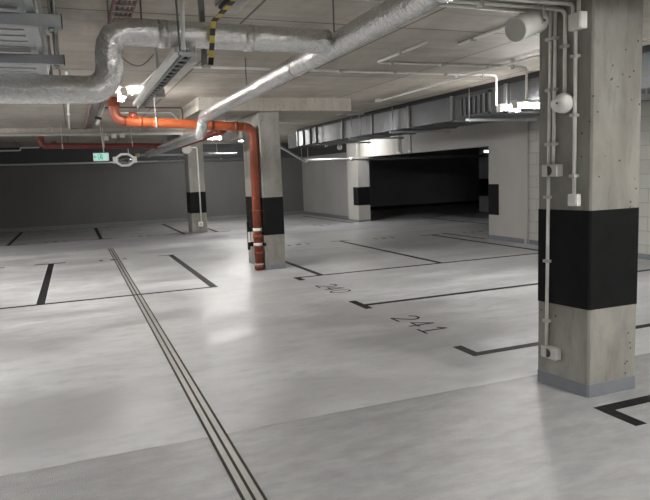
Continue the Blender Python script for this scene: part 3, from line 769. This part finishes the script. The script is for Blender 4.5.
seg_strip((.945, 4.21, 2.672), (1.02, 3.55, 2.74), 9, (1, .1, 0), .036, (0, 0, 1), 1)
mb.build('striped_strip', [M['yellow'], M['hblack']], hz)
wbx = thing('ceiling_box', (1.25, 4.7, ZC), 'small white box on the ceiling beside the striped tray', 'box')
MB().box(1.17, 1.30, 4.55, 4.95, ZC-.05, ZC, .006).build('body', M['white'], wbx)
MB().box(1.18, 1.29, 4.56, 4.94, ZC-.055, ZC-.05, .002).build('lid', M['offw'], wbx)
dsn = thing('drop_strut', (.95, 4.6, 2.7), 'short dark steel strut behind the silver duct next to the striped strip', 'bracket')
MB().box(.925, .965, 4.58, 4.62, 2.45, ZC, .003).build('channel', M['rod'], dsn)
MB().box(.93, .985, 4.57, 4.63, 2.435, 2.455, .003).build('foot', M['offw'], dsn)
# lower tray hung on rods, with a white trunking and grey box
lt = thing('cable_tray', (.78, 5.8, 2.45), 'hanging galvanised cable tray with white trunking, seen below the silver branch duct', 'tray')
MB().box(.675, .72, 4.2, 7.25, 2.46, 2.50, .004).build('trunking', M['white'], lt)
MB().box(.735, .74, 4.15, 7.4, 2.45, 2.50).box(.80, .805, 4.15, 7.4, 2.45, 2.50).build('rail', M['galv'], lt)
repeat_part(MB().box(.735, .80, 4.25, 4.275, 2.45, 2.46).build('rung', M['galv'], lt), [(0, .16*k, 0) for k in range(1, 20)])
for x in (.755, .78): MB().ring_sweep([(x+random.uniform(-.008, .008), 4.2+k*.2, 2.472) for k in range(16)], .010, 8).build('cable', M['dark'], lt)
MB().box(.815, .885, 4.55, 5.3, 2.465, 2.53, .006).build('ballast_box', M['offw'], lt)
MB().box(.69, .80, 4.13, 4.17, 2.435, 2.455, .003).build('cross_strut', M['strut'], lt)
MB().cyl((.79, 4.2, 2.47), (.79, 4.2, 2.53), .018, 12).build('clamp', M['white'], lt)
MB().box(.785, .87, 6.12, 6.24, 2.42, 2.50, .004).build('end_block', M['grill'], lt)
MB().cyl((.715, 4.10, 2.46), (.735, 4.10, ZC), .013, 10).build('rod', M['white'], lt)
MB().cyl((.70, 4.14, 2.42), (.69, 4.14, ZC), .006, 8).build('rod', M['rod'], lt)
MB().cyl((.83, 6.18, 2.48), (.81, 6.18, ZC), .015, 10).build('rod', M['grill'], lt)
fl = thing('small_fitting', (.5, 11.5, 2.75), 'small dark and pale fitting hanging left of the orange elbow', 'fitting')
MB().obox((.50, 11.5, 2.70), (.5, 0, .8), (.8, 0, -.5), (0, 1, 0), .09, .025, .03).build('body', M['offw'], fl)
MB().obox((.485, 11.48, 2.73), (.8, 0, -.2), (.2, 0, .8), (0, 1, 0), .055, .022, .03).build('clamp', M['dark'], fl)
MB().cyl((.54, 11.5, 2.76), (.62, 11.5, ZC), .010, 8).build('rod', M['offw'], fl)
# loose wire loop under the ceiling
o = MB().ring_sweep([(.52+.022*k, 6.3, 2.80-.10*math.sin(PI*k/14)+.06*k/14) for k in range(15)], .005, 6).build('loose_wire', M['rod'], None, (.6, 6.3, 2.8)); tag(o, 'thin sagging wire between the silver elbow and the tray', 'wire')

# ------------------------------------------------------------------ camera and view
cam = bpy.data.cameras.new('camera'); co = bpy.data.objects.new('camera', cam); COL.objects.link(co)
yaw, pit, roll = .377394991, -.121566128, -.0374081679
f = Vector((math.sin(yaw)*math.cos(pit), math.cos(yaw)*math.cos(pit), math.sin(pit)))
r = Vector((math.cos(yaw), -math.sin(yaw), 0)); u = r.cross(f)
c, s = math.cos(roll), math.sin(roll)
r2 = c*r+s*u; u2 = -s*r+c*u
mt = Matrix((r2, u2, -f)).transposed().to_4x4(); mt.translation = Vector((0, 0, 1.65))
co.matrix_world = mt
cam.sensor_fit = 'HORIZONTAL'; cam.sensor_width = 36; cam.lens = 624.6*36/650; cam.clip_start = .02
S.camera = co
w = bpy.data.worlds.new('world'); S.world = w; w.use_nodes = True
w.node_tree.nodes['Background'].inputs[0].default_value = (.02, .02, .02, 1)
S.view_settings.view_transform = 'Standard'; S.view_settings.look = 'None'; S.view_settings.gamma = 1
S.view_settings.use_curve_mapping = False; S.view_settings.exposure = 1.2
S.cycles.max_bounces = 8; S.cycles.diffuse_bounces = 5
S.cycles.use_denoising = True
